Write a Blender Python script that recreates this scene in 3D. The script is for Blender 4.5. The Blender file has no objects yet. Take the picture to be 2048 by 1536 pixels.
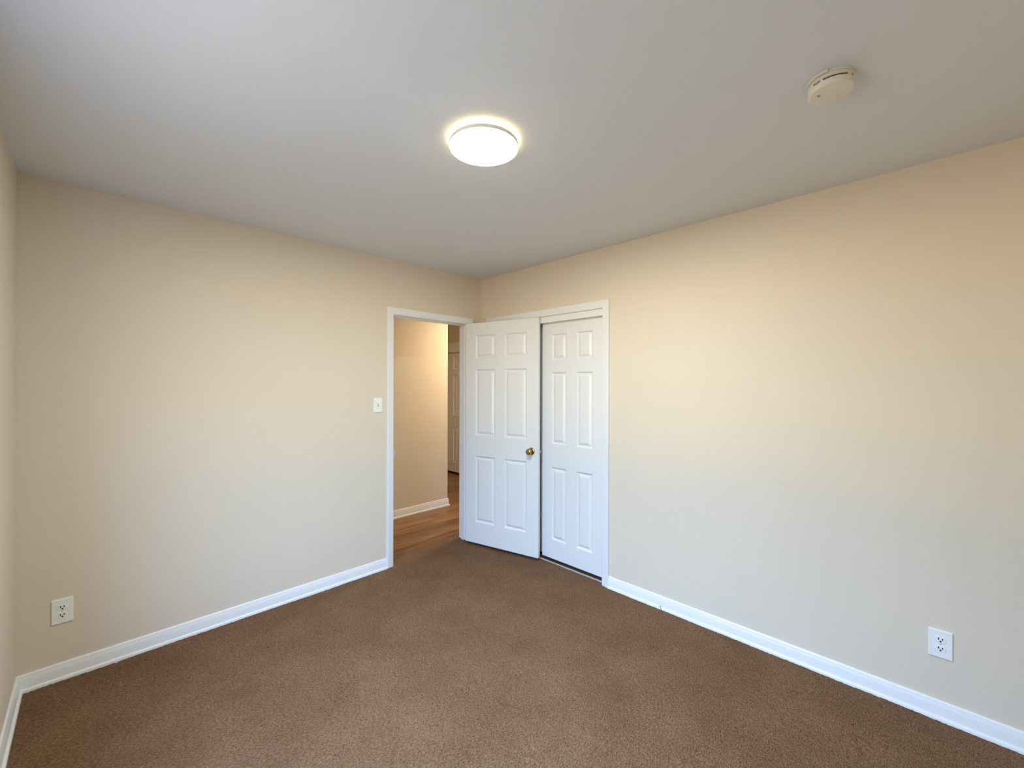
import bpy, bmesh, math, random
import numpy as np
from mathutils import Vector, Matrix

SC = bpy.context.scene
COL = SC.collection
random.seed(4)
PI = math.pi

# ------------------------------------------------------------------ camera
W_PX = 2048.0
CAM = Vector((-2.6505, -3.0667, 1.4828))
YAW, PITCH, ROLL, FPX = 0.78875, -0.00079, 0.00233, 832.16
F = Vector((math.sin(YAW)*math.cos(PITCH), math.cos(YAW)*math.cos(PITCH), math.sin(PITCH)))
R = Vector((math.cos(YAW), -math.sin(YAW), 0))
U = R.cross(F)
R2 = R*math.cos(ROLL) + U*math.sin(ROLL)
U2 = U*math.cos(ROLL) - R*math.sin(ROLL)
cd = bpy.data.cameras.new('camera')
cd.sensor_fit = 'HORIZONTAL'; cd.sensor_width = 36.0; cd.lens = FPX/W_PX*36.0
cd.clip_start = 0.02; cd.clip_end = 200
cam = bpy.data.objects.new('camera', cd); COL.objects.link(cam)
m = Matrix((R2, U2, -F)).transposed().to_4x4(); m.translation = CAM
cam.matrix_world = m
SC.camera = cam

# ------------------------------------------------------------------ exposure / sky / daylight
SC.view_settings.view_transform = 'Standard'
SC.view_settings.look = 'None'
SC.view_settings.exposure = 0.04
SC.view_settings.gamma = 1.0
SC.view_settings.use_curve_mapping = False

SKY = 50.0         # brightness of the sky outside the windows
LAMP = 205.0         # brightness of the ceiling lamp
world = bpy.data.worlds.new('world'); SC.world = world; world.use_nodes = True
nt = world.node_tree; nt.nodes.clear()
tc = nt.nodes.new('ShaderNodeTexCoord'); sx = nt.nodes.new('ShaderNodeSeparateXYZ')
mr = nt.nodes.new('ShaderNodeMapRange'); mr.inputs[1].default_value = -1; mr.inputs[2].default_value = 1
cr = nt.nodes.new('ShaderNodeValToRGB')
bg = nt.nodes.new('ShaderNodeBackground'); wo = nt.nodes.new('ShaderNodeOutputWorld')
nt.links.new(tc.outputs['Generated'], sx.inputs[0]); nt.links.new(sx.outputs['Z'], mr.inputs[0])
nt.links.new(mr.outputs[0], cr.inputs[0]); nt.links.new(cr.outputs[0], bg.inputs[0]); nt.links.new(bg.outputs[0], wo.inputs[0])
stops = [(0.0, (0.085, 0.08, 0.075)), (0.33, (0.085, 0.08, 0.075)), (0.45, (0.38, 0.285, 0.17)), (0.495, (0.38, 0.285, 0.17)),
         (0.505, (0.12, 0.20, 0.31)), (0.60, (0.14, 0.24, 0.37)), (0.72, (0.42, 0.65, 1.12)), (1.0, (0.42, 0.65, 1.12))]   # ground, horizon, sky
for k, (p_, c_) in enumerate(stops):
    e = cr.color_ramp.elements[0] if k == 0 else (cr.color_ramp.elements[-1] if k == len(stops)-1 else cr.color_ramp.elements.new(p_))
    e.position = p_; e.color = (*c_, 1)
bg.inputs[1].default_value = SKY
SC.cycles.use_denoising = True
SC.cycles.max_bounces = 12
SC.cycles.diffuse_bounces = 8
SC.cycles.sample_clamp_indirect = 10

# room dimensions (metres): corner of the two seen walls at the origin
H = 2.486
XW = -2.9075       # wall beside the camera
YR = -3.90         # wall behind the camera
WT = 0.12          # wall thickness
WIN1 = (-2.42, -1.45, 0.75, 2.10)   # y0, y1, z0, z1 on wall x = XW

def portal(name, loc, rot, sx_, sy_):
    l = bpy.data.lights.new(name, 'AREA'); l.shape = 'RECTANGLE'; l.size = sx_; l.size_y = sy_
    l.cycles.is_portal = True
    o = bpy.data.objects.new(name, l); COL.objects.link(o); o.location = loc; o.rotation_euler = rot
portal('window_daylight', (XW-WT-0.02, (WIN1[0]+WIN1[1])/2, (WIN1[2]+WIN1[3])/2), (PI/2, 0, -PI/2), WIN1[1]-WIN1[0], WIN1[3]-WIN1[2])

# ------------------------------------------------------------------ helpers
def tag(o, label=None, cat=None, group=None, kind=None):
    if label: o['label'] = label
    if cat: o['category'] = cat
    if group: o['group'] = group
    if kind: o['kind'] = kind
    return o

def link(name, me, mat, parent=None, smooth=None, bevel=None):
    if mat is not None: me.materials.append(mat)
    o = bpy.data.objects.new(name, me); COL.objects.link(o)
    if parent is not None: o.parent = parent
    if smooth is not None:
        for p in me.polygons: p.use_smooth = True
        me.set_sharp_from_angle(angle=math.radians(smooth))
    if bevel:
        b = o.modifiers.new('edge', 'BEVEL'); b.width = bevel; b.segments = 2
        b.limit_method = 'ANGLE'; b.angle_limit = math.radians(55)
    return o

def obj(name, bm, mat, parent=None, smooth=None, bevel=None, weld=1e-5):
    if weld: bmesh.ops.remove_doubles(bm, verts=bm.verts, dist=weld)
    bmesh.ops.recalc_face_normals(bm, faces=bm.faces)
    me = bpy.data.meshes.new(name); bm.to_mesh(me); bm.free()
    return link(name, me, mat, parent, smooth, bevel)

def empty(name, loc=(0, 0, 0), rz=0.0):
    o = bpy.data.objects.new(name, None); COL.objects.link(o)
    o.location = loc; o.rotation_euler = (0, 0, rz); o.empty_display_size = 0.05
    return o

def box(bm, x0, x1, y0, y1, z0, z1, M=None):
    vs = [bm.verts.new(Vector((x, y, z)) if M is None else M @ Vector((x, y, z)))
          for z in (z0, z1) for y in (y0, y1) for x in (x0, x1)]
    for f in ((0, 1, 3, 2), (4, 6, 7, 5), (0, 4, 5, 1), (2, 3, 7, 6), (0, 2, 6, 4), (1, 5, 7, 3)):
        bm.faces.new([vs[i] for i in f])

def lathe(bm, prof, seg=64, M=None, a0=0.0, a1=2*PI, close=True):
    """prof: list of (r, z); revolved around z."""
    full = abs(a1-a0-2*PI) < 1e-6
    n = seg if full else seg+1
    rings = []
    for r, z in prof:
        ring = []
        for i in range(n):
            a = a0+(a1-a0)*i/seg
            v = Vector((r*math.cos(a), r*math.sin(a), z))
            ring.append(bm.verts.new(M @ v if M else v))
        rings.append(ring)
    for k in range(len(rings)-1):
        for i in range(seg):
            j = (i+1) % n
            if i+1 >= n and not full: continue
            try: bm.faces.new((rings[k][i], rings[k][j], rings[k+1][j], rings[k+1][i]))
            except ValueError: pass

def sweep(bm, path, prof, N, side=1, emit=None, caps=True):
    """profile (a, b): a along the in-plane normal of the path, b along N; mitred corners."""
    N = Vector(N).normalized(); P = [Vector(p) for p in path]; n = len(P)
    dirs = [(P[i+1]-P[i]).normalized() for i in range(n-1)]
    nor = [N.cross(d)*side for d in dirs]
    fr = []
    for i in range(n):
        if i == 0: fr.append(nor[0])
        elif i == n-1: fr.append(nor[-1])
        else:
            s = nor[i-1]+nor[i]; fr.append(s*(2/s.length_squared))
    segs = range(n-1) if emit is None else emit
    for i in segs:
        ra = [bm.verts.new(P[i]+fr[i]*a+N*b) for a, b in prof]
        rb = [bm.verts.new(P[i+1]+fr[i+1]*a+N*b) for a, b in prof]
        k = len(prof)
        for j in range(k):
            bm.faces.new((ra[j], ra[(j+1) % k], rb[(j+1) % k], rb[j]))
        if caps:
            if i == 0 or emit is not None: bm.faces.new(ra)
            if i == n-2 or emit is not None: bm.faces.new(rb)

def panel_wall(bm, O, A, B, T, la, lb, holes):
    """slab: origin O, axes A (length la) and B (length lb), thickness vector T, rectangular holes (a0,a1,b0,b1)."""
    O, A, B, T = map(Vector, (O, A, B, T))
    As = sorted({0.0, la} | {h[0] for h in holes} | {h[1] for h in holes})
    Bs = sorted({0.0, lb} | {h[2] for h in holes} | {h[3] for h in holes})
    def solid(i, j):
        if i < 0 or j < 0 or i >= len(As)-1 or j >= len(Bs)-1: return False
        ca, cb = (As[i]+As[i+1])/2, (Bs[j]+Bs[j+1])/2
        return not any(h[0] < ca < h[1] and h[2] < cb < h[3] for h in holes)
    def P(a, b, t): return bm.verts.new(O+A*a+B*b+T*t)
    for i in range(len(As)-1):
        for j in range(len(Bs)-1):
            if not solid(i, j): continue
            a0, a1, b0, b1 = As[i], As[i+1], Bs[j], Bs[j+1]
            for t in (0, 1):
                bm.faces.new((P(a0, b0, t), P(a1, b0, t), P(a1, b1, t), P(a0, b1, t)))
            if not solid(i-1, j): bm.faces.new((P(a0, b0, 0), P(a0, b1, 0), P(a0, b1, 1), P(a0, b0, 1)))
            if not solid(i+1, j): bm.faces.new((P(a1, b0, 0), P(a1, b1, 0), P(a1, b1, 1), P(a1, b0, 1)))
            if not solid(i, j-1): bm.faces.new((P(a0, b0, 0), P(a1, b0, 0), P(a1, b0, 1), P(a0, b0, 1)))
            if not solid(i, j+1): bm.faces.new((P(a0, b1, 0), P(a1, b1, 0), P(a1, b1, 1), P(a0, b1, 1)))

def door_slab(bm, w, h, th, cols, rows, both=True, z0=0.0):
    """moulded panel door: u along +x (0..w), faces at y=0 (front, looking -y) and y=th."""
    rings = ((0, 0), (0.003, 0.005), (0.011, 0.0110), (0.016, 0.0110), (0.034, 0.0025), (0.037, 0.0018))
    xs = sorted({0.0, w} | {c for cc in cols for c in cc})
    zs = sorted({z0, h} | {r for rr in rows for r in rr})
    for side in (0, 1):
        def P(x, z, d):
            return bm.verts.new((x, d if side == 0 else th-d, z))
        for i in range(len(xs)-1):
            for k in range(len(zs)-1):
                x0, x1, a0, a1 = xs[i], xs[i+1], zs[k], zs[k+1]
                isp = (side == 0 or both) and any(abs(x0-c[0]) < 1e-6 for c in cols) and any(abs(a0-r[0]) < 1e-6 for r in rows)
                if not isp:
                    bm.faces.new((P(x0, a0, 0), P(x1, a0, 0), P(x1, a1, 0), P(x0, a1, 0))); continue
                prev = None
                for ins, dp in rings:
                    q = (P(x0+ins, a0+ins, dp), P(x1-ins, a0+ins, dp), P(x1-ins, a1-ins, dp), P(x0+ins, a1-ins, dp))
                    if prev:
                        for j in range(4): bm.faces.new((prev[j], prev[(j+1) % 4], q[(j+1) % 4], q[j]))
                    prev = q
                bm.faces.new(prev)
    def E(x, y, z): return bm.verts.new((x, y, z))
    for i in range(len(xs)-1):
        for z in (z0, h):
            bm.faces.new((E(xs[i], 0, z), E(xs[i+1], 0, z), E(xs[i+1], th, z), E(xs[i], th, z)))
    for k in range(len(zs)-1):
        for x in (0.0, w):
            bm.faces.new((E(x, 0, zs[k]), E(x, 0, zs[k+1]), E(x, th, zs[k+1]), E(x, th, zs[k])))

# ------------------------------------------------------------------ materials
def mat(name, col, rough=0.5, metal=0.0, spec=0.5, bump=0.0, bscale=200.0, var=0.0, vscale=3.0, emit=None, estr=0.0):
    m = bpy.data.materials.new(name); m.use_nodes = True
    n = m.node_tree; b = n.nodes['Principled BSDF']
    b.inputs['Base Color'].default_value = (*col, 1); b.inputs['Roughness'].default_value = rough
    b.inputs['Metallic'].default_value = metal; b.inputs['Specular IOR Level'].default_value = spec
    if emit:
        b.inputs['Emission Color'].default_value = (*emit, 1); b.inputs['Emission Strength'].default_value = estr
    co = n.nodes.new('ShaderNodeTexCoord')
    if bump:
        t = n.nodes.new('ShaderNodeTexNoise'); t.inputs['Scale'].default_value = bscale; t.inputs['Detail'].default_value = 4
        bp = n.nodes.new('ShaderNodeBump'); bp.inputs['Strength'].default_value = bump; bp.inputs['Distance'].default_value = 0.002
        n.links.new(co.outputs['Object'], t.inputs['Vector']); n.links.new(t.outputs['Fac'], bp.inputs['Height'])
        n.links.new(bp.outputs[0], b.inputs['Normal'])
    if var:
        t = n.nodes.new('ShaderNodeTexNoise'); t.inputs['Scale'].default_value = vscale; t.inputs['Detail'].default_value = 3
        r = n.nodes.new('ShaderNodeValToRGB')
        r.color_ramp.elements[0].position = 0.3; r.color_ramp.elements[1].position = 0.7
        r.color_ramp.elements[0].color = (*[c*(1-var) for c in col], 1); r.color_ramp.elements[1].color = (*[min(1, c*(1+var)) for c in col], 1)
        n.links.new(co.outputs['Object'], t.inputs['Vector']); n.links.new(t.outputs['Fac'], r.inputs[0]); n.links.new(r.outputs[0], b.inputs['Base Color'])
    return m

M_WALL = mat('beige_wall_paint', (0.67, 0.59, 0.48), 0.62, spec=0.35, bump=0.12, bscale=260, var=0.012, vscale=1.6)
M_CEIL = mat('white_ceiling_paint', (0.69, 0.715, 0.735), 0.8, spec=0.25, bump=0.14, bscale=200, var=0.012, vscale=1.3)
M_TRIM = mat('white_gloss_trim_paint', (0.75, 0.755, 0.76), 0.32, spec=0.5, bump=0.03, bscale=60)
M_DOOR = mat('white_door_paint', (0.735, 0.74, 0.745), 0.38, spec=0.5, bump=0.03, bscale=90)
M_PLATE = mat('white_plastic', (0.80, 0.80, 0.79), 0.35)
M_SLOT = mat('dark_slot', (0.02, 0.02, 0.02), 0.6)
M_BRASS = mat('polished_brass', (0.50, 0.35, 0.14), 0.14, metal=1.0)
M_STEEL = mat('painted_metal', (0.62, 0.62, 0.62), 0.35, metal=0.6)
M_TRACK = mat('dull_aluminium', (0.55, 0.56, 0.58), 0.4, metal=0.3)
M_DET = mat('aged_white_plastic', (0.72, 0.68, 0.60), 0.45)
M_THREAD = mat('dark_thread', (0.05, 0.04, 0.035), 0.9)
M_RIM = mat('lamp_white_rim', (0.86, 0.84, 0.78), 0.4)
M_DIFF = mat('lamp_diffuser', (0.9, 0.9, 0.88), 0.5, emit=(0.93, 1.0, 0.95), estr=LAMP)
M_HALO = mat('lamp_backlight', (0.9, 0.85, 0.7), 0.5, emit=(1.0, 0.82, 0.50), estr=LAMP*0.065)
M_HALLDIFF = mat('hall_lamp_diffuser', (0.9, 0.9, 0.88), 0.5, emit=(1.0, 0.82, 0.56), estr=185.0)

def carpet_material():
    m = bpy.data.materials.new('brown_carpet'); m.use_nodes = True
    n = m.node_tree; b = n.nodes['Principled BSDF']; L = n.links.new
    b.inputs['Roughness'].default_value = 1.0; b.inputs['Specular IOR Level'].default_value = 0.0
    co = n.nodes.new('ShaderNodeTexCoord')
    mp = n.nodes.new('ShaderNodeMapping'); mp.inputs['Rotation'].default_value = (0, 0, math.radians(-43)); mp.inputs['Scale'].default_value = (0.42, 1.0, 1.0)
    L(co.outputs['Object'], mp.inputs['Vector'])
    f = n.nodes.new('ShaderNodeTexNoise'); f.inputs['Scale'].default_value = 240; f.inputs['Detail'].default_value = 5; f.inputs['Roughness'].default_value = 0.7
    L(mp.outputs[0], f.inputs['Vector'])
    r = n.nodes.new('ShaderNodeValToRGB')
    r.color_ramp.elements[0].position = 0.34; r.color_ramp.elements[0].color = (0.072, 0.037, 0.018, 1)
    r.color_ramp.elements[1].position = 0.66; r.color_ramp.elements[1].color = (0.262, 0.158, 0.094, 1)
    L(f.outputs['Fac'], r.inputs[0])
    g = n.nodes.new('ShaderNodeTexNoise'); g.inputs['Scale'].default_value = 3.2; g.inputs['Detail'].default_value = 5; g.inputs['Roughness'].default_value = 0.62
    L(co.outputs['Object'], g.inputs['Vector'])
    gr = n.nodes.new('ShaderNodeValToRGB')
    gr.color_ramp.elements[0].position = 0.3; gr.color_ramp.elements[0].color = (0.86, 0.83, 0.80, 1)
    gr.color_ramp.elements[1].position = 0.68; gr.color_ramp.elements[1].color = (1.10, 1.10, 1.10, 1)
    L(g.outputs['Fac'], gr.inputs[0])
    mx = n.nodes.new('ShaderNodeMixRGB'); mx.blend_type = 'MULTIPLY'; mx.inputs[0].default_value = 1.0
    L(r.outputs[0], mx.inputs[1]); L(gr.outputs[0], mx.inputs[2]); L(mx.outputs[0], b.inputs['Base Color'])
    bp = n.nodes.new('ShaderNodeBump'); bp.inputs['Strength'].default_value = 0.55; bp.inputs['Distance'].default_value = 0.004
    L(f.outputs['Fac'], bp.inputs['Height']); L(bp.outputs[0], b.inputs['Normal'])
    return m
M_CARPET = carpet_material()

def wood_material():
    m = bpy.data.materials.new('brown_plank_floor'); m.use_nodes = True
    n = m.node_tree; b = n.nodes['Principled BSDF']; L = n.links.new
    b.inputs['Roughness'].default_value = 0.38; b.inputs['Specular IOR Level'].default_value = 0.4
    co = n.nodes.new('ShaderNodeTexCoord')
    br = n.nodes.new('ShaderNodeTexBrick')
    br.inputs['Scale'].default_value = 1.0; br.inputs['Brick Width'].default_value = 1.2; br.inputs['Row Height'].default_value = 0.15
    br.inputs['Mortar Size'].default_value = 0.0015; br.inputs['Mortar Smooth'].default_value = 0.2; br.offset = 0.37; br.inputs['Bias'].default_value = 0.0
    br.inputs['Color1'].default_value = (0.155, 0.070, 0.026, 1); br.inputs['Color2'].default_value = (0.30, 0.158, 0.068, 1); br.inputs['Mortar'].default_value = (0.09, 0.045, 0.02, 1)
    L(co.outputs['Object'], br.inputs['Vector'])
    mp = n.nodes.new('ShaderNodeMapping'); mp.inputs['Scale'].default_value = (1.3, 17, 1)
    L(co.outputs['Object'], mp.inputs['Vector'])
    f = n.nodes.new('ShaderNodeTexNoise'); f.inputs['Scale'].default_value = 1.6; f.inputs['Detail'].default_value = 6; f.inputs['Roughness'].default_value = 0.6
    L(mp.outputs[0], f.inputs['Vector'])
    r = n.nodes.new('ShaderNodeValToRGB')
    r.color_ramp.elements[0].position = 0.32; r.color_ramp.elements[0].color = (0.50, 0.45, 0.38, 1)
    r.color_ramp.elements[1].position = 0.66; r.color_ramp.elements[1].color = (1.25, 1.22, 1.2, 1)
    L(f.outputs['Fac'], r.inputs[0])
    mx = n.nodes.new('ShaderNodeMixRGB'); mx.blend_type = 'MULTIPLY'; mx.inputs[0].default_value = 1.0
    L(br.outputs['Color'], mx.inputs[1]); L(r.outputs[0], mx.inputs[2]); L(mx.outputs[0], b.inputs['Base Color'])
    return m
M_WOOD = wood_material()

def glass_material():
    m = bpy.data.materials.new('window_glass'); m.use_nodes = True
    n = m.node_tree; n.nodes.clear()
    t = n.nodes.new('ShaderNodeBsdfTransparent'); g = n.nodes.new('ShaderNodeBsdfGlossy'); g.inputs['Roughness'].default_value = 0.02
    x = n.nodes.new('ShaderNodeMixShader'); x.inputs[0].default_value = 0.06; o = n.nodes.new('ShaderNodeOutputMaterial')
    t.inputs[0].default_value = (0.96, 0.98, 0.97, 1)
    n.links.new(t.outputs[0], x.inputs[1]); n.links.new(g.outputs[0], x.inputs[2]); n.links.new(x.outputs[0], o.inputs[0])
    return m
M_GLASS = glass_material()

def structure(name, bm, m, label, bevel=None, smooth=None):
    return tag(obj(name, bm, m, None, smooth, bevel), label, None, None, 'structure')

# ------------------------------------------------------------------ room shell
DX0, DX1, DZ = -0.947, -0.143, 2.052     # rough opening of the bedroom door in the left wall
CY0, CY1, CZ = -1.397, -0.147, 2.055     # rough opening of the closet in the right wall

# carpet: a finely uneven sheet, in the room, under the door and in the closet
def carpet():
    rng = np.random.default_rng(3)
    st = 0.008
    xs = np.concatenate([np.arange(XW, 0, st)[:-1], np.arange(0, 0.704, st)]); ys = np.concatenate([np.arange(YR, 0, st)[:-1], np.arange(0, 0.137, st)])
    X, Y = np.meshgrid(xs, ys, indexing='ij')
    Z = rng.normal(0, 0.0011, X.shape)
    Z += 0.0012*np.sin(X*9+1.3*np.sin(Y*7))*np.sin(Y*11+X*3)
    cx = (X[:-1, :-1]+X[1:, 1:])/2; cy = (Y[:-1, :-1]+Y[1:, 1:])/2
    keep = ((cx < 0) & (cy < 0)) | ((cy > 0) & (cx > DX0+0.010) & (cx < DX1-0.010)) | ((cx > 0) & (cy > CY0+0.010) & (cy < CY1-0.010))
    idx = np.arange(X.size).reshape(X.shape)
    Q = np.stack([idx[:-1, :-1][keep], idx[1:, :-1][keep], idx[1:, 1:][keep], idx[:-1, 1:][keep]], 1)
    used, inv = np.unique(Q, return_inverse=True)
    Q = inv.reshape(Q.shape); V = np.stack([X.ravel(), Y.ravel(), Z.ravel()], 1)[used]
    me = bpy.data.meshes.new('floor')
    me.vertices.add(len(V)); me.vertices.foreach_set('co', V.ravel())
    me.loops.add(Q.size); me.loops.foreach_set('vertex_index', Q.ravel().astype(np.int32))
    me.polygons.add(len(Q)); me.polygons.foreach_set('loop_start', np.arange(0, Q.size, 4, dtype=np.int32))
    me.update(calc_edges=True); me.validate()
    o = link('floor', me, M_CARPET)
    me.polygons.foreach_set('use_smooth', [True]*len(me.polygons))
    return tag(o, 'brown cut pile carpet covering the bedroom floor', None, None, 'structure')
carpet()

bm = bmesh.new(); box(bm, XW-WT, 0.76, YR-WT, 0.129, -0.09, -0.012)  # unseen slab added below the carpet so outside light cannot leak in
structure('floor_base', bm, M_WOOD, 'unseen subfloor slab added under the carpet to block stray light')
bm = bmesh.new(); box(bm, -2.2, 1.5, 0.129, 3.3, -0.06, -0.004)
structure('floor_hall', bm, M_WOOD, 'brown wood plank floor of the hallway beyond the door')
bm = bmesh.new(); box(bm, XW-WT, 0.75, YR-WT, WT, H, H+0.1)
structure('ceiling', bm, M_CEIL, 'smooth off white bedroom ceiling')
bm = bmesh.new(); box(bm, -2.2, 2.3, WT, 3.3, H, H+0.1)
structure('ceiling_hall', bm, M_CEIL, 'off white ceiling of the hallway')

bm = bmesh.new()
panel_wall(bm, (XW-WT, 0, -0.05), (1, 0, 0), (0, 0, 1), (0, WT, 0), 1.5-XW+WT, H+0.05, [(DX0-XW+WT, DX1-XW+WT, -0.01, DZ+0.05)])
structure('wall_left', bm, M_WALL, 'beige wall with the open doorway to the hall')
bm = bmesh.new()
panel_wall(bm, (0, YR-WT, -0.05), (0, 1, 0), (0, 0, 1), (WT, 0, 0), -YR+WT, H+0.05, [(CY0-YR+WT, CY1-YR+WT, -0.01, CZ+0.05)])
structure('wall_right', bm, M_WALL, 'beige wall with the closet opening')
bm = bmesh.new()
panel_wall(bm, (XW, YR-WT, -0.05), (0, 1, 0), (0, 0, 1), (-WT, 0, 0), -YR+WT, H+0.05, [(WIN1[0]-YR+WT, WIN1[1]-YR+WT, WIN1[2]+0.05, WIN1[3]+0.05)])
structure('wall_window', bm, M_WALL, 'beige window wall at the left edge of the view')
bm = bmesh.new()
panel_wall(bm, (XW, YR, -0.05), (1, 0, 0), (0, 0, 1), (0, -WT, 0), -XW, H+0.05, [])
structure('wall_rear', bm, M_WALL, 'beige wall behind the viewer')
# closet interior behind the sliding doors
bm = bmesh.new()
for b4 in ((0.70, 0.76, -1.56, 0.0), (WT, 0.70, -1.56, -1.50)): box(bm, b4[0], b4[1], b4[2], b4[3], -0.05, H)
structure('wall_closet', bm, M_WALL, 'inner walls of the bedroom closet')
# hallway walls
bm = bmesh.new()
pts = [(-2.2, 1.07), (0.40, 1.07), (0.40, 3.3), (0.28, 3.3), (0.28, 1.19), (-2.2, 1.19)]
lo = [bm.verts.new((x, y, -0.05)) for x, y in pts]; hi = [bm.verts.new((x, y, H)) for x, y in pts]
bm.faces.new(lo[:: -1]); bm.faces.new(hi)
for i in range(6): bm.faces.new((lo[i], lo[(i+1) % 6], hi[(i+1) % 6], hi[i]))
structure('wall_hall', bm, M_WALL, 'beige hallway wall with an outside corner seen through the doorway')
bm = bmesh.new()
panel_wall(bm, (1.5, 0.0, -0.05), (0, 1, 0), (0, 0, 1), (WT, 0, 0), 3.4, H+0.05, [(1.85, 2.75, -0.01, 2.07)])
structure('wall_hall_far', bm, M_WALL, 'beige wall around the hallway closet')
bm = bmesh.new()
box(bm, 0.40, 1.62, 3.3, 3.4, -0.05, H); box(bm, -2.3, -2.2, WT, 1.19, -0.05, H)
structure('wall_hall_end', bm, M_WALL, 'beige walls closing the hallway ends')
bm = bmesh.new()
for b4 in ((2.2, 2.26, 1.7, 2.9), (1.62, 2.2, 1.64, 1.70), (1.62, 2.2, 2.9, 2.96)): box(bm, b4[0], b4[1], b4[2], b4[3], -0.05, H)
structure('wall_hall_closet', bm, M_WALL, 'inner walls of the hallway closet')
bm = bmesh.new(); box(bm, 1.5, 2.2, 1.7, 2.9, -0.06, -0.004)
structure('floor_hall_closet', bm, M_WOOD, 'wood plank floor inside the hallway closet')

# ------------------------------------------------------------------ baseboards
BASE = [(0, 0.083), (0.0035, 0.083), (0.0062, 0.081), (0.0078, 0.077), (0.0085, 0.070), (0.0105, 0.064), (0.0125, 0.058), (0.013, 0.022),
        (0.0135, 0.0175), (0.017, 0.0168), (0.0200, 0.0145), (0.0220, 0.0105), (0.0225, 0.004), (0.0225, -0.02), (0, -0.02)]
path = [(-0.99, 0, 0), (XW, 0, 0), (XW, YR, 0), (0, YR, 0), (0, -1.436, 0)]
for i, nm, lb in ((0, 'baseboard_left', 'white baseboard with shoe moulding under the doorway wall'),
                  (1, 'baseboard_window', 'white baseboard turning the corner at the lower left edge'),
                  (2, 'baseboard_rear', 'white baseboard behind the viewer'),
                  (3, 'baseboard_right', 'white baseboard with shoe moulding along the wall right of the closet')):
    bm = bmesh.new(); sweep(bm, path, BASE, (0, 0, 1), 1, emit=[i]); structure(nm, bm, M_TRIM, lb, smooth=40)
bm = bmesh.new(); sweep(bm, [(0, -0.108, 0), (0, 0, 0), (-0.098, 0, 0)], BASE, (0, 0, 1), 1)
structure('baseboard_corner', bm, M_TRIM, 'short white baseboard in the corner behind the open door', smooth=40)
HB = [(a*1.0, b*1.08-0.004) for a, b in BASE]
bm = bmesh.new(); sweep(bm, [(-2.2, 1.07, 0), (0.40, 1.07, 0), (0.40, 3.3, 0)], HB, (0, 0, 1), -1)
structure('baseboard_hall', bm, M_TRIM, 'white baseboard of the hallway wall seen through the doorway', smooth=40)

# ------------------------------------------------------------------ casings and jambs
CAS = [(0, 0), (0, 0.008), (0.0015, 0.0095), (0.005, 0.0105), (0.020, 0.0125), (0.036, 0.0145), (0.0425, 0.0165), (0.049, 0.0172), (0.0535, 0.0165), (0.0565, 0.0135), (0.057, 0.010), (0.057, 0)]
def casing(name, pts, N, side, label):
    bm = bmesh.new(); sweep(bm, pts, CAS, N, side); return structure(name, bm, M_TRIM, label, smooth=35)
casing('trim_1', [(-0.9335, 0, -0.01), (-0.9335, 0, 2.045), (-0.155, 0, 2.045), (-0.155, 0, -0.01)], (0, -1, 0), 1,
       'white casing around the open doorway to the hall')
casing('trim_2', [(0, -0.155, -0.01), (0, -0.155, 2.043), (0, -1.379, 2.043), (0, -1.379, -0.01)], (-1, 0, 0), 1,
       'white casing around the closet opening')
casing('trim_3', [(-0.155, WT, -0.01), (-0.155, WT, 2.045), (-0.9335, WT, 2.045), (-0.9335, WT, -0.01)], (0, 1, 0), 1,
       'white casing on the hallway side of the doorway')
# jambs with stops
def jamb_u(name, O, A, T, a0, a1, zt, depth, jt, stop, label):
    """O origin, A along opening, T depth direction."""
    O, A, T = Vector(O), Vector(A), Vector(T)
    M = Matrix.Identity(4)
    for i, v in enumerate((A, T, Vector((0, 0, 1)))):
        for r_ in range(3): M[r_][i] = v[r_]
    M.translation = O
    bm = bmesh.new()
    box(bm, a0-jt, a0, 0.0, depth, -0.02, zt+jt, M); box(bm, a1, a1+jt, 0.0, depth, -0.02, zt+jt, M); box(bm, a0, a1, 0.0, depth, zt, zt+jt, M)
    if stop:
        s0, s1, st = stop
        box(bm, a0, a0+st, s0, s1, -0.02, zt, M); box(bm, a1-st, a1, s0, s1, -0.02, zt, M); box(bm, a0+st, a1-st, s0, s1, zt-st, zt, M)
    o = obj(name, bm, M_TRIM, weld=0)
    return tag(o, label, None, None, 'structure')
j1 = jamb_u('trim_4', (0, 0, 0), (1, 0, 0), (0, 1, 0), -0.929, -0.160, 2.040, WT, 0.018, (0.040, 0.076, 0.011), 'white jamb and door stop lining the doorway to the hall')
bm = bmesh.new()                                     # strike plate with its curled lip
sweep(bm, [(-0.9285, 0.030, 0.885), (-0.9285, 0.004, 0.885), (-0.9285, -0.001, 0.885), (-0.9255, -0.0045, 0.885), (-0.920, -0.006, 0.885)], [(0, 0), (0.0015, 0), (0.0015, 0.06), (0, 0.06)], (0, 0, 1), 1)
obj('strike_plate', bm, M_STEEL, j1)
j2 = jamb_u('trim_5', (0, 0, 0), (0, 1, 0), (1, 0, 0), -1.383, -0.160, 2.048, WT, 0.014, None, 'white jamb lining the closet opening')
# closet header fascia and the floor guide of the sliding doors
bm = bmesh.new(); box(bm, 0.006, 0.018, -1.383, -0.160, 1.990, 2.048); box(bm, 0.018, 0.119, -1.383, -0.160, 2.030, 2.048)
structure('trim_6', bm, M_TRIM, 'white fascia board hiding the sliding door track', bevel=0.0012)
bm = bmesh.new(); sweep(bm, [(0.026, -1.383, 0.0), (0.026, -0.160, 0.0)], [(0, -0.006), (0, 0.007), (0.0015, 0.0085), (0.0055, 0.0085), (0.007, 0.006), (0.007, -0.006)], (0, 0, 1), -1)
structure('trim_7', bm, M_TRACK, 'narrow metal floor track under the sliding closet doors')
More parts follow.
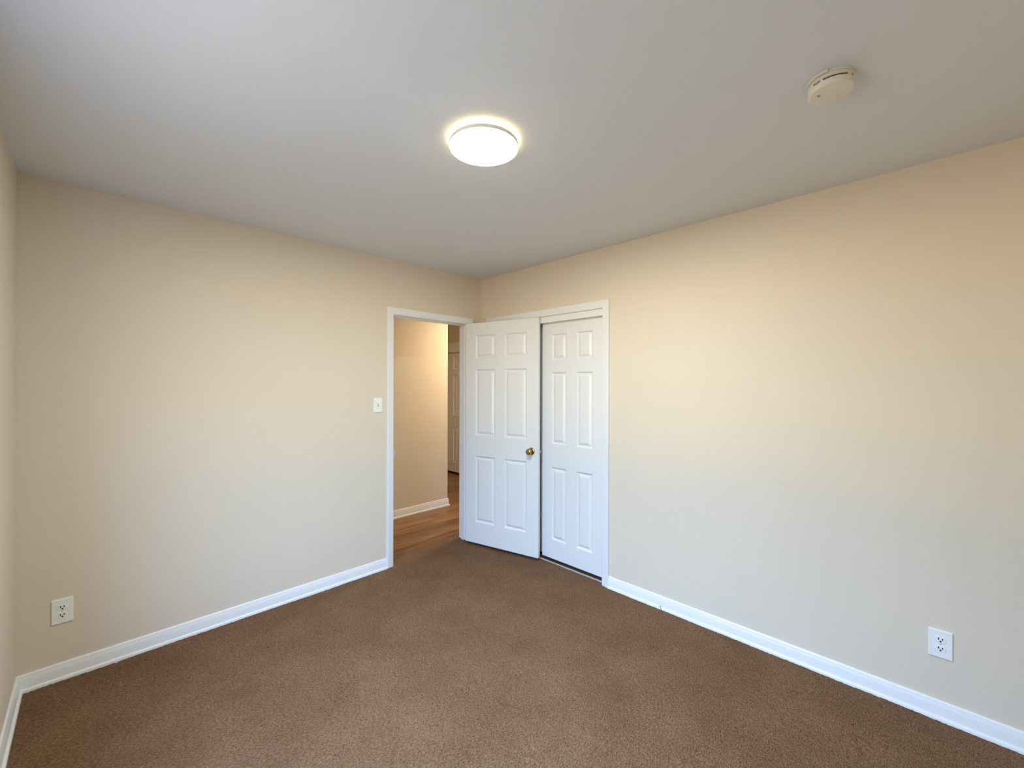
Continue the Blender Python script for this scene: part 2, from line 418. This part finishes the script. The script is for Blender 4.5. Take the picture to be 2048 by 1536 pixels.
# hallway closet casing
bm = bmesh.new()
sweep(bm, [(1.5, 2.735, -0.01), (1.5, 2.735, 2.06), (1.5, 1.865, 2.06), (1.5, 1.865, -0.01)], [(0, 0), (0, 0.012), (0.05, 0.017), (0.085, 0.017), (0.09, 0)], (-1, 0, 0), 1)
box(bm, 1.492, 1.512, 1.865, 2.735, 1.990, 2.062)
structure('trim_8', bm, M_TRIM, 'white casing around the closet in the hallway')

# ------------------------------------------------------------------ doors
ROWS = [(0.22, 0.822), (1.012, 1.612), (1.714, 1.922)]
TH = math.radians(13.5)
# bedroom door: leaf local x runs from hinge edge to latch edge, local -y faces the viewer
door = empty('door_1', (-0.210, -0.037, 0.0), -PI/2+TH)
tag(door, 'white six panel door standing open against the closet', None, None, 'structure')
Z0, Z1 = 0.024, 2.036
bm = bmesh.new(); door_slab(bm, 0.762, Z1, 0.031, [(0.113, 0.325), (0.427, 0.647)], ROWS, True, Z0)
leaf = obj('door_leaf', bm, M_DOOR, door, bevel=0.0018)
def knob(parent, x, z, y, s):
    """s=-1: sticks out towards local -y."""
    M = Matrix.Translation((x, y, z)) @ Matrix.Rotation(-s*PI/2, 4, 'X')
    bm = bmesh.new()
    lathe(bm, [(0.0, 0.0), (0.0315, 0.0), (0.0315, 0.002), (0.030, 0.005), (0.026, 0.0075), (0.018, 0.009), (0.0125, 0.0095), (0.0125, 0.011)], 40, M)
    r = obj('rosette', bm, M_BRASS, parent, smooth=40)
    bm = bmesh.new()
    lathe(bm, [(0.0115, 0.009), (0.0110, 0.022), (0.0125, 0.028), (0.018, 0.033), (0.0235, 0.039), (0.0262, 0.047), (0.0258, 0.054), (0.0225, 0.0605), (0.0165, 0.064), (0.0125, 0.0645), (0.0115, 0.0625), (0.006, 0.062), (0.0045, 0.0655), (0.0, 0.066)], 40, M)
    return obj('knob', bm, M_BRASS, r, smooth=40)
knob(door, 0.696, 0.914, 0.0, -1); knob(door, 0.696, 0.914, 0.031, 1)
bm = bmesh.new(); box(bm, 0.7615, 0.7626, 0.004, 0.027, 0.886, 0.942)
lp = obj('latch_plate', bm, M_DOOR, door)
bm = bmesh.new(); box(bm, 0.7626, 0.7735, 0.009, 0.021, 0.906, 0.922); obj('latch_bolt', bm, M_STEEL, lp, bevel=0.002)
for hz in (0.24, 1.02, 1.80):
    bm = bmesh.new()
    M = Matrix.Translation((-0.004, 0.041, hz))
    lathe(bm, [(0, -0.048), (0.004, -0.047), (0.006, -0.045), (0.006, 0.045), (0.004, 0.047), (0, 0.048)], 16, M)
    box(bm, -0.0016, 0.0, 0.004, 0.040, hz-0.044, hz+0.044)
    obj('hinge', bm, M_TRIM, door, smooth=40)

# sliding closet doors
CROWS = [(0.188, 0.790), (0.985, 1.576), (1.679, 1.893)]
def closet_door(name, x, y0, y1, label):
    d = empty(name, (x, y0, 0), -PI/2); w = y0-y1
    tag(d, label, None, None, 'structure')
    bm = bmesh.new(); door_slab(bm, w, 2.022, 0.034, [(0.100, 0.250), (w-0.250, w-0.100)], CROWS, False, 0.030)
    obj('door_leaf', bm, M_DOOR, d, bevel=0.0015)
closet_door('door_2', 0.040, -0.760, -1.362, 'white six panel sliding closet door beside the open door')
closet_door('door_3', 0.085, -0.166, -0.768, 'white sliding closet door hidden behind the open bedroom door')

# hallway bifold closet door
d4 = empty('door_4', (1.520, 2.545, 0), -PI/2)
tag(d4, 'white panelled closet door at the end of the hallway', None, None, 'structure')
for k, (a, b_) in enumerate(((0.0, 0.339), (0.341, 0.680), (-0.190, -0.002))):
    bm = bmesh.new(); w = b_-a
    door_slab(bm, w, 1.985, 0.03, [(0.112, 0.232)] if w > 0.3 else [(0.05, 0.14)], [(0.20, 0.77), (0.97, 1.62), (1.715, 1.94)], False, 0.038)
    for v in bm.verts: v.co.x += a
    obj('door_panel', bm, M_DOOR, d4)

# ------------------------------------------------------------------ window (beside the viewer)
def window(name, center, rz, w, h, label):
    """local x along wall, local +y towards outside."""
    r = empty(name, center, rz); tag(r, label, None, None, 'structure')
    bm = bmesh.new(); t = 0.045
    for (x0, x1, z0, z1) in ((-w/2, -w/2+t, -h/2, h/2), (w/2-t, w/2, -h/2, h/2), (-w/2+t, w/2-t, h/2-t, h/2), (-w/2+t, w/2-t, -h/2, -h/2+t), (-w/2+t, w/2-t, -0.025, 0.025)):
        box(bm, x0, x1, 0.05, 0.10, z0, z1)
    obj('window_frame', bm, M_TRIM, r)
    for s in (-1, 1):
        bm = bmesh.new(); z0, z1 = (0.025, h/2-t) if s > 0 else (-h/2+t, -0.025)
        box(bm, -w/2+t, w/2-t, 0.072, 0.076, z0, z1); obj('window_pane', bm, M_GLASS, r)
    bm = bmesh.new(); box(bm, -w/2-0.06, w/2+0.06, -0.035, 0.05, -h/2-0.02, -h/2)
    obj('window_sill', bm, M_TRIM, r, bevel=0.004)
    bm = bmesh.new()
    sweep(bm, [(-w/2, 0, -h/2), (-w/2, 0, h/2), (w/2, 0, h/2), (w/2, 0, -h/2)], CAS, (0, -1, 0), 1)
    obj('window_casing', bm, M_TRIM, r, smooth=35)
window('window_1', (XW, (WIN1[0]+WIN1[1])/2, (WIN1[2]+WIN1[3])/2), PI/2, WIN1[1]-WIN1[0], WIN1[3]-WIN1[2], 'white framed window in the wall beside the viewer')

# ------------------------------------------------------------------ ceiling light
def ceiling_light(loc, rim_r, diff_mat, label, halo=True):
    L = empty('ceiling_light', loc); tag(L, label, 'ceiling light')
    k = rim_r/0.142
    bm = bmesh.new(); lathe(bm, [(0, 0), (0.112*k, 0), (0.112*k, -0.004), (0, -0.004)], 64)
    obj('mounting_plate', bm, M_RIM, L, smooth=40)
    bm = bmesh.new(); lathe(bm, [(0.108*k, -0.004), (0.122*k, -0.005), (0.122*k, -0.0155), (0.108*k, -0.0155)], 72)
    obj('backlight_ring', bm, M_HALO if halo else M_RIM, L, smooth=40)
    bm = bmesh.new(); lathe(bm, [(0.0, -0.0155), (0.138*k, -0.0155), (0.1415*k, -0.0165), (0.142*k, -0.018), (0.142*k, -0.0308), (0.1415*k, -0.0315), (0.1400*k, -0.0315), (0.1400*k, -0.0290), (0.0, -0.0290)], 96)
    obj('rim', bm, M_RIM, L, smooth=40)
    bm = bmesh.new(); lathe(bm, [(0.1399*k, -0.0295), (0.1398*k, -0.0323), (0.138*k, -0.0330), (0.12*k, -0.0338), (0.08*k, -0.0350), (0.04*k, -0.0356), (0.0001, -0.0358)], 96)
    obj('diffuser', bm, diff_mat, L, smooth=60)
    return L
ceiling_light((-1.515, -1.772, H), 0.142, M_DIFF, 'lit round white flush light on the bedroom ceiling')
ceiling_light((0.88, 0.44, H), 0.13, M_HALLDIFF, 'warm round flush light on the hallway ceiling beyond the doorway', False)

# ------------------------------------------------------------------ smoke detector
sd = empty('smoke_detector', (-0.939, -2.845, H)); tag(sd, 'yellowed white round smoke detector on the ceiling', 'smoke detector')
bm = bmesh.new(); lathe(bm, [(0, 0), (0.060, 0), (0.061, -0.002), (0.061, -0.008), (0.058, -0.009), (0, -0.009)], 64)
obj('mounting_base', bm, M_DET, sd, smooth=40)
bm = bmesh.new(); lathe(bm, [(0.0, -0.010), (0.062, -0.010), (0.0635, -0.012), (0.064, -0.019), (0.0625, -0.020), (0.0, -0.020)], 72)
body = obj('body', bm, M_DET, sd, smooth=40)
bm = bmesh.new(); lathe(bm, [(0.0, -0.020), (0.057, -0.020), (0.057, -0.0272), (0.0, -0.0272)], 72)
obj('vent_core', bm, M_SLOT, sd, smooth=40)
bm = bmesh.new(); lathe(bm, [(0.0, -0.0265), (0.0625, -0.0265), (0.0635, -0.028), (0.0630, -0.040), (0.0615, -0.0445), (0.0585, -0.0465), (0.0570, -0.0468), (0.0, -0.0480)], 72)
cap = obj('cover', bm, M_DET, sd, smooth=30)
for a0, a1 in ((160.5, 167.5), (228, 245), (249, 375), (375, 500)):
    bm = bmesh.new()
    lathe(bm, [(0.0565, -0.0197), (0.0630, -0.0197), (0.0630, -0.0269), (0.0565, -0.0269), (0.0565, -0.0197)], 24, None, math.radians(a0), math.radians(a1))
    obj('vent_rib', bm, M_DET, sd)
bm = bmesh.new()
lathe(bm, [(0.058, -0.0010), (0.0685, -0.0010), (0.0685, -0.0080), (0.058, -0.0080), (0.058, -0.0015)], 24, None, math.radians(113), math.radians(180))
obj('bracket_tab', bm, M_DET, sd)
bm = bmesh.new(); box(bm, -0.0045, 0.0045, -0.002, 0.002, -0.0486, -0.0472, Matrix.Translation((-0.018, 0.031, 0)) @ Matrix.Rotation(math.radians(-45), 4, 'Z'))
obj('indicator_lens', bm, mat('dusty_grey_plastic', (0.22, 0.19, 0.15), 0.5), sd)

# ------------------------------------------------------------------ outlets and switch (local x right along wall, -y out into room)
def rounded_plate(bm, w, h, t, y=0.0):
    prof = [(0.0, 0.0), (0.0, t*0.45), (0.0012, t*0.85), (0.003, t)]
    prev = None
    for ins, d in prof:
        q = [bm.verts.new((sx_*(w/2-ins), y-d, sz_*(h/2-ins))) for sx_, sz_ in ((-1, -1), (1, -1), (1, 1), (-1, 1))]
        if prev:
            for j in range(4): bm.faces.new((prev[j], prev[(j+1) % 4], q[(j+1) % 4], q[j]))
        prev = q
    bm.faces.new(prev)
def outlet(loc, rz, label):
    o = empty('wall_outlet', loc, rz); tag(o, label, 'power outlet')
    bm = bmesh.new(); rounded_plate(bm, 0.076, 0.122, 0.0065); obj('cover_plate', bm, M_PLATE, o)
    for s in (-1, 1):
        bm = bmesh.new(); n = 28; ring0, ring1 = [], []
        for i in range(n):
            a = 2*PI*i/n; x = 0.0172*math.cos(a); z = 0.0172*math.sin(a)
            z = max(-0.0135, min(0.0135, z))
            ring0.append(bm.verts.new((x, -0.0060, z+s*0.0195))); ring1.append(bm.verts.new((x*0.97, -0.0085, z*0.97+s*0.0195)))
        for i in range(n): bm.faces.new((ring0[i], ring0[(i+1) % n], ring1[(i+1) % n], ring1[i]))
        bm.faces.new(ring1)
        rc = obj('receptacle', bm, M_PLATE, o)
        for dx, hh in ((-0.0062, 0.0095), (0.0062, 0.0080)):
            bm = bmesh.new(); box(bm, dx-0.0019, dx+0.0019, -0.0090, -0.0080, s*0.0195+0.0035-hh/2, s*0.0195+0.0035+hh/2); obj('slot', bm, M_SLOT, rc)
        bm = bmesh.new(); lathe(bm, [(0, 0.0), (0.0036, 0.0), (0.0036, 0.001), (0, 0.001)], 14, Matrix.Translation((0, -0.0080, s*0.0195-0.0068)) @ Matrix.Rotation(PI/2, 4, 'X'))
        obj('ground_hole', bm, M_SLOT, rc)
    bm = bmesh.new(); lathe(bm, [(0, 0), (0.0032, 0), (0.0028, 0.0012), (0, 0.0015)], 14, Matrix.Translation((0, -0.0064, 0)) @ Matrix.Rotation(PI/2, 4, 'X'))
    obj('screw', bm, M_STEEL, o)
outlet((-2.7575, 0.0, 0.340), 0.0, 'white duplex outlet low on the doorway wall at the left')
outlet((0.0, -3.117, 0.334), -PI/2, 'white duplex outlet low on the wall right of the closet')
sw = empty('light_switch', (-1.066, 0.0, 1.312)); tag(sw, 'white toggle light switch left of the open doorway', 'light switch')
bm = bmesh.new(); rounded_plate(bm, 0.071, 0.116, 0.0065); obj('cover_plate', bm, M_PLATE, sw)
bm = bmesh.new(); box(bm, -0.0055, 0.0055, -0.0068, -0.0060, -0.0125, 0.0125); obj('toggle_slot', bm, mat('grey_plastic', (0.35, 0.35, 0.34), 0.5), sw)
bm = bmesh.new()
vs = [(-0.0042, -0.006, -0.004), (0.0042, -0.006, -0.004), (0.0042, -0.006, 0.008), (-0.0042, -0.006, 0.008), (-0.0035, -0.018, 0.006), (0.0035, -0.018, 0.006), (0.0035, -0.0165, 0.0125), (-0.0035, -0.0165, 0.0125)]
vs = [bm.verts.new(v) for v in vs]
for f in ((0, 1, 2, 3), (4, 7, 6, 5), (0, 4, 5, 1), (1, 5, 6, 2), (2, 6, 7, 3), (3, 7, 4, 0)): bm.faces.new([vs[i] for i in f])
obj('toggle', bm, M_PLATE, sw)
for s in (-1, 1):
    bm = bmesh.new(); lathe(bm, [(0, 0), (0.0030, 0), (0.0026, 0.001), (0, 0.0013)], 14, Matrix.Translation((0, -0.0064, s*0.030)) @ Matrix.Rotation(PI/2, 4, 'X'))
    obj('screw', bm, M_PLATE, sw)

# ------------------------------------------------------------------ stray thread against the right baseboard
def tube(bm, P, r, n=6):
    P = [Vector(p) for p in P]; rings = []
    for i, p in enumerate(P):
        d = (P[min(i+1, len(P)-1)]-P[max(i-1, 0)]).normalized()
        a = d.orthogonal().normalized(); b = d.cross(a)
        rings.append([bm.verts.new(p+(a*math.cos(2*PI*k/n)+b*math.sin(2*PI*k/n))*r) for k in range(n)])
    for i in range(len(rings)-1):
        for k in range(n): bm.faces.new((rings[i][k], rings[i][(k+1) % n], rings[i+1][(k+1) % n], rings[i+1][k]))
    bm.faces.new(rings[0]); bm.faces.new(rings[-1])
bm = bmesh.new()
tube(bm, [(-0.027, -1.846, 0.0005), (-0.0255, -1.840, 0.008), (-0.0245, -1.836, 0.015), (-0.022, -1.834, 0.021), (-0.018, -1.838, 0.0245)], 0.0013)
tube(bm, [(-0.0245, -1.836, 0.015), (-0.021, -1.829, 0.020), (-0.019, -1.827, 0.022)], 0.0010)
tag(obj('thread', bm, M_THREAD, weld=0), 'tiny dark loose thread sticking up against the right baseboard', 'thread')
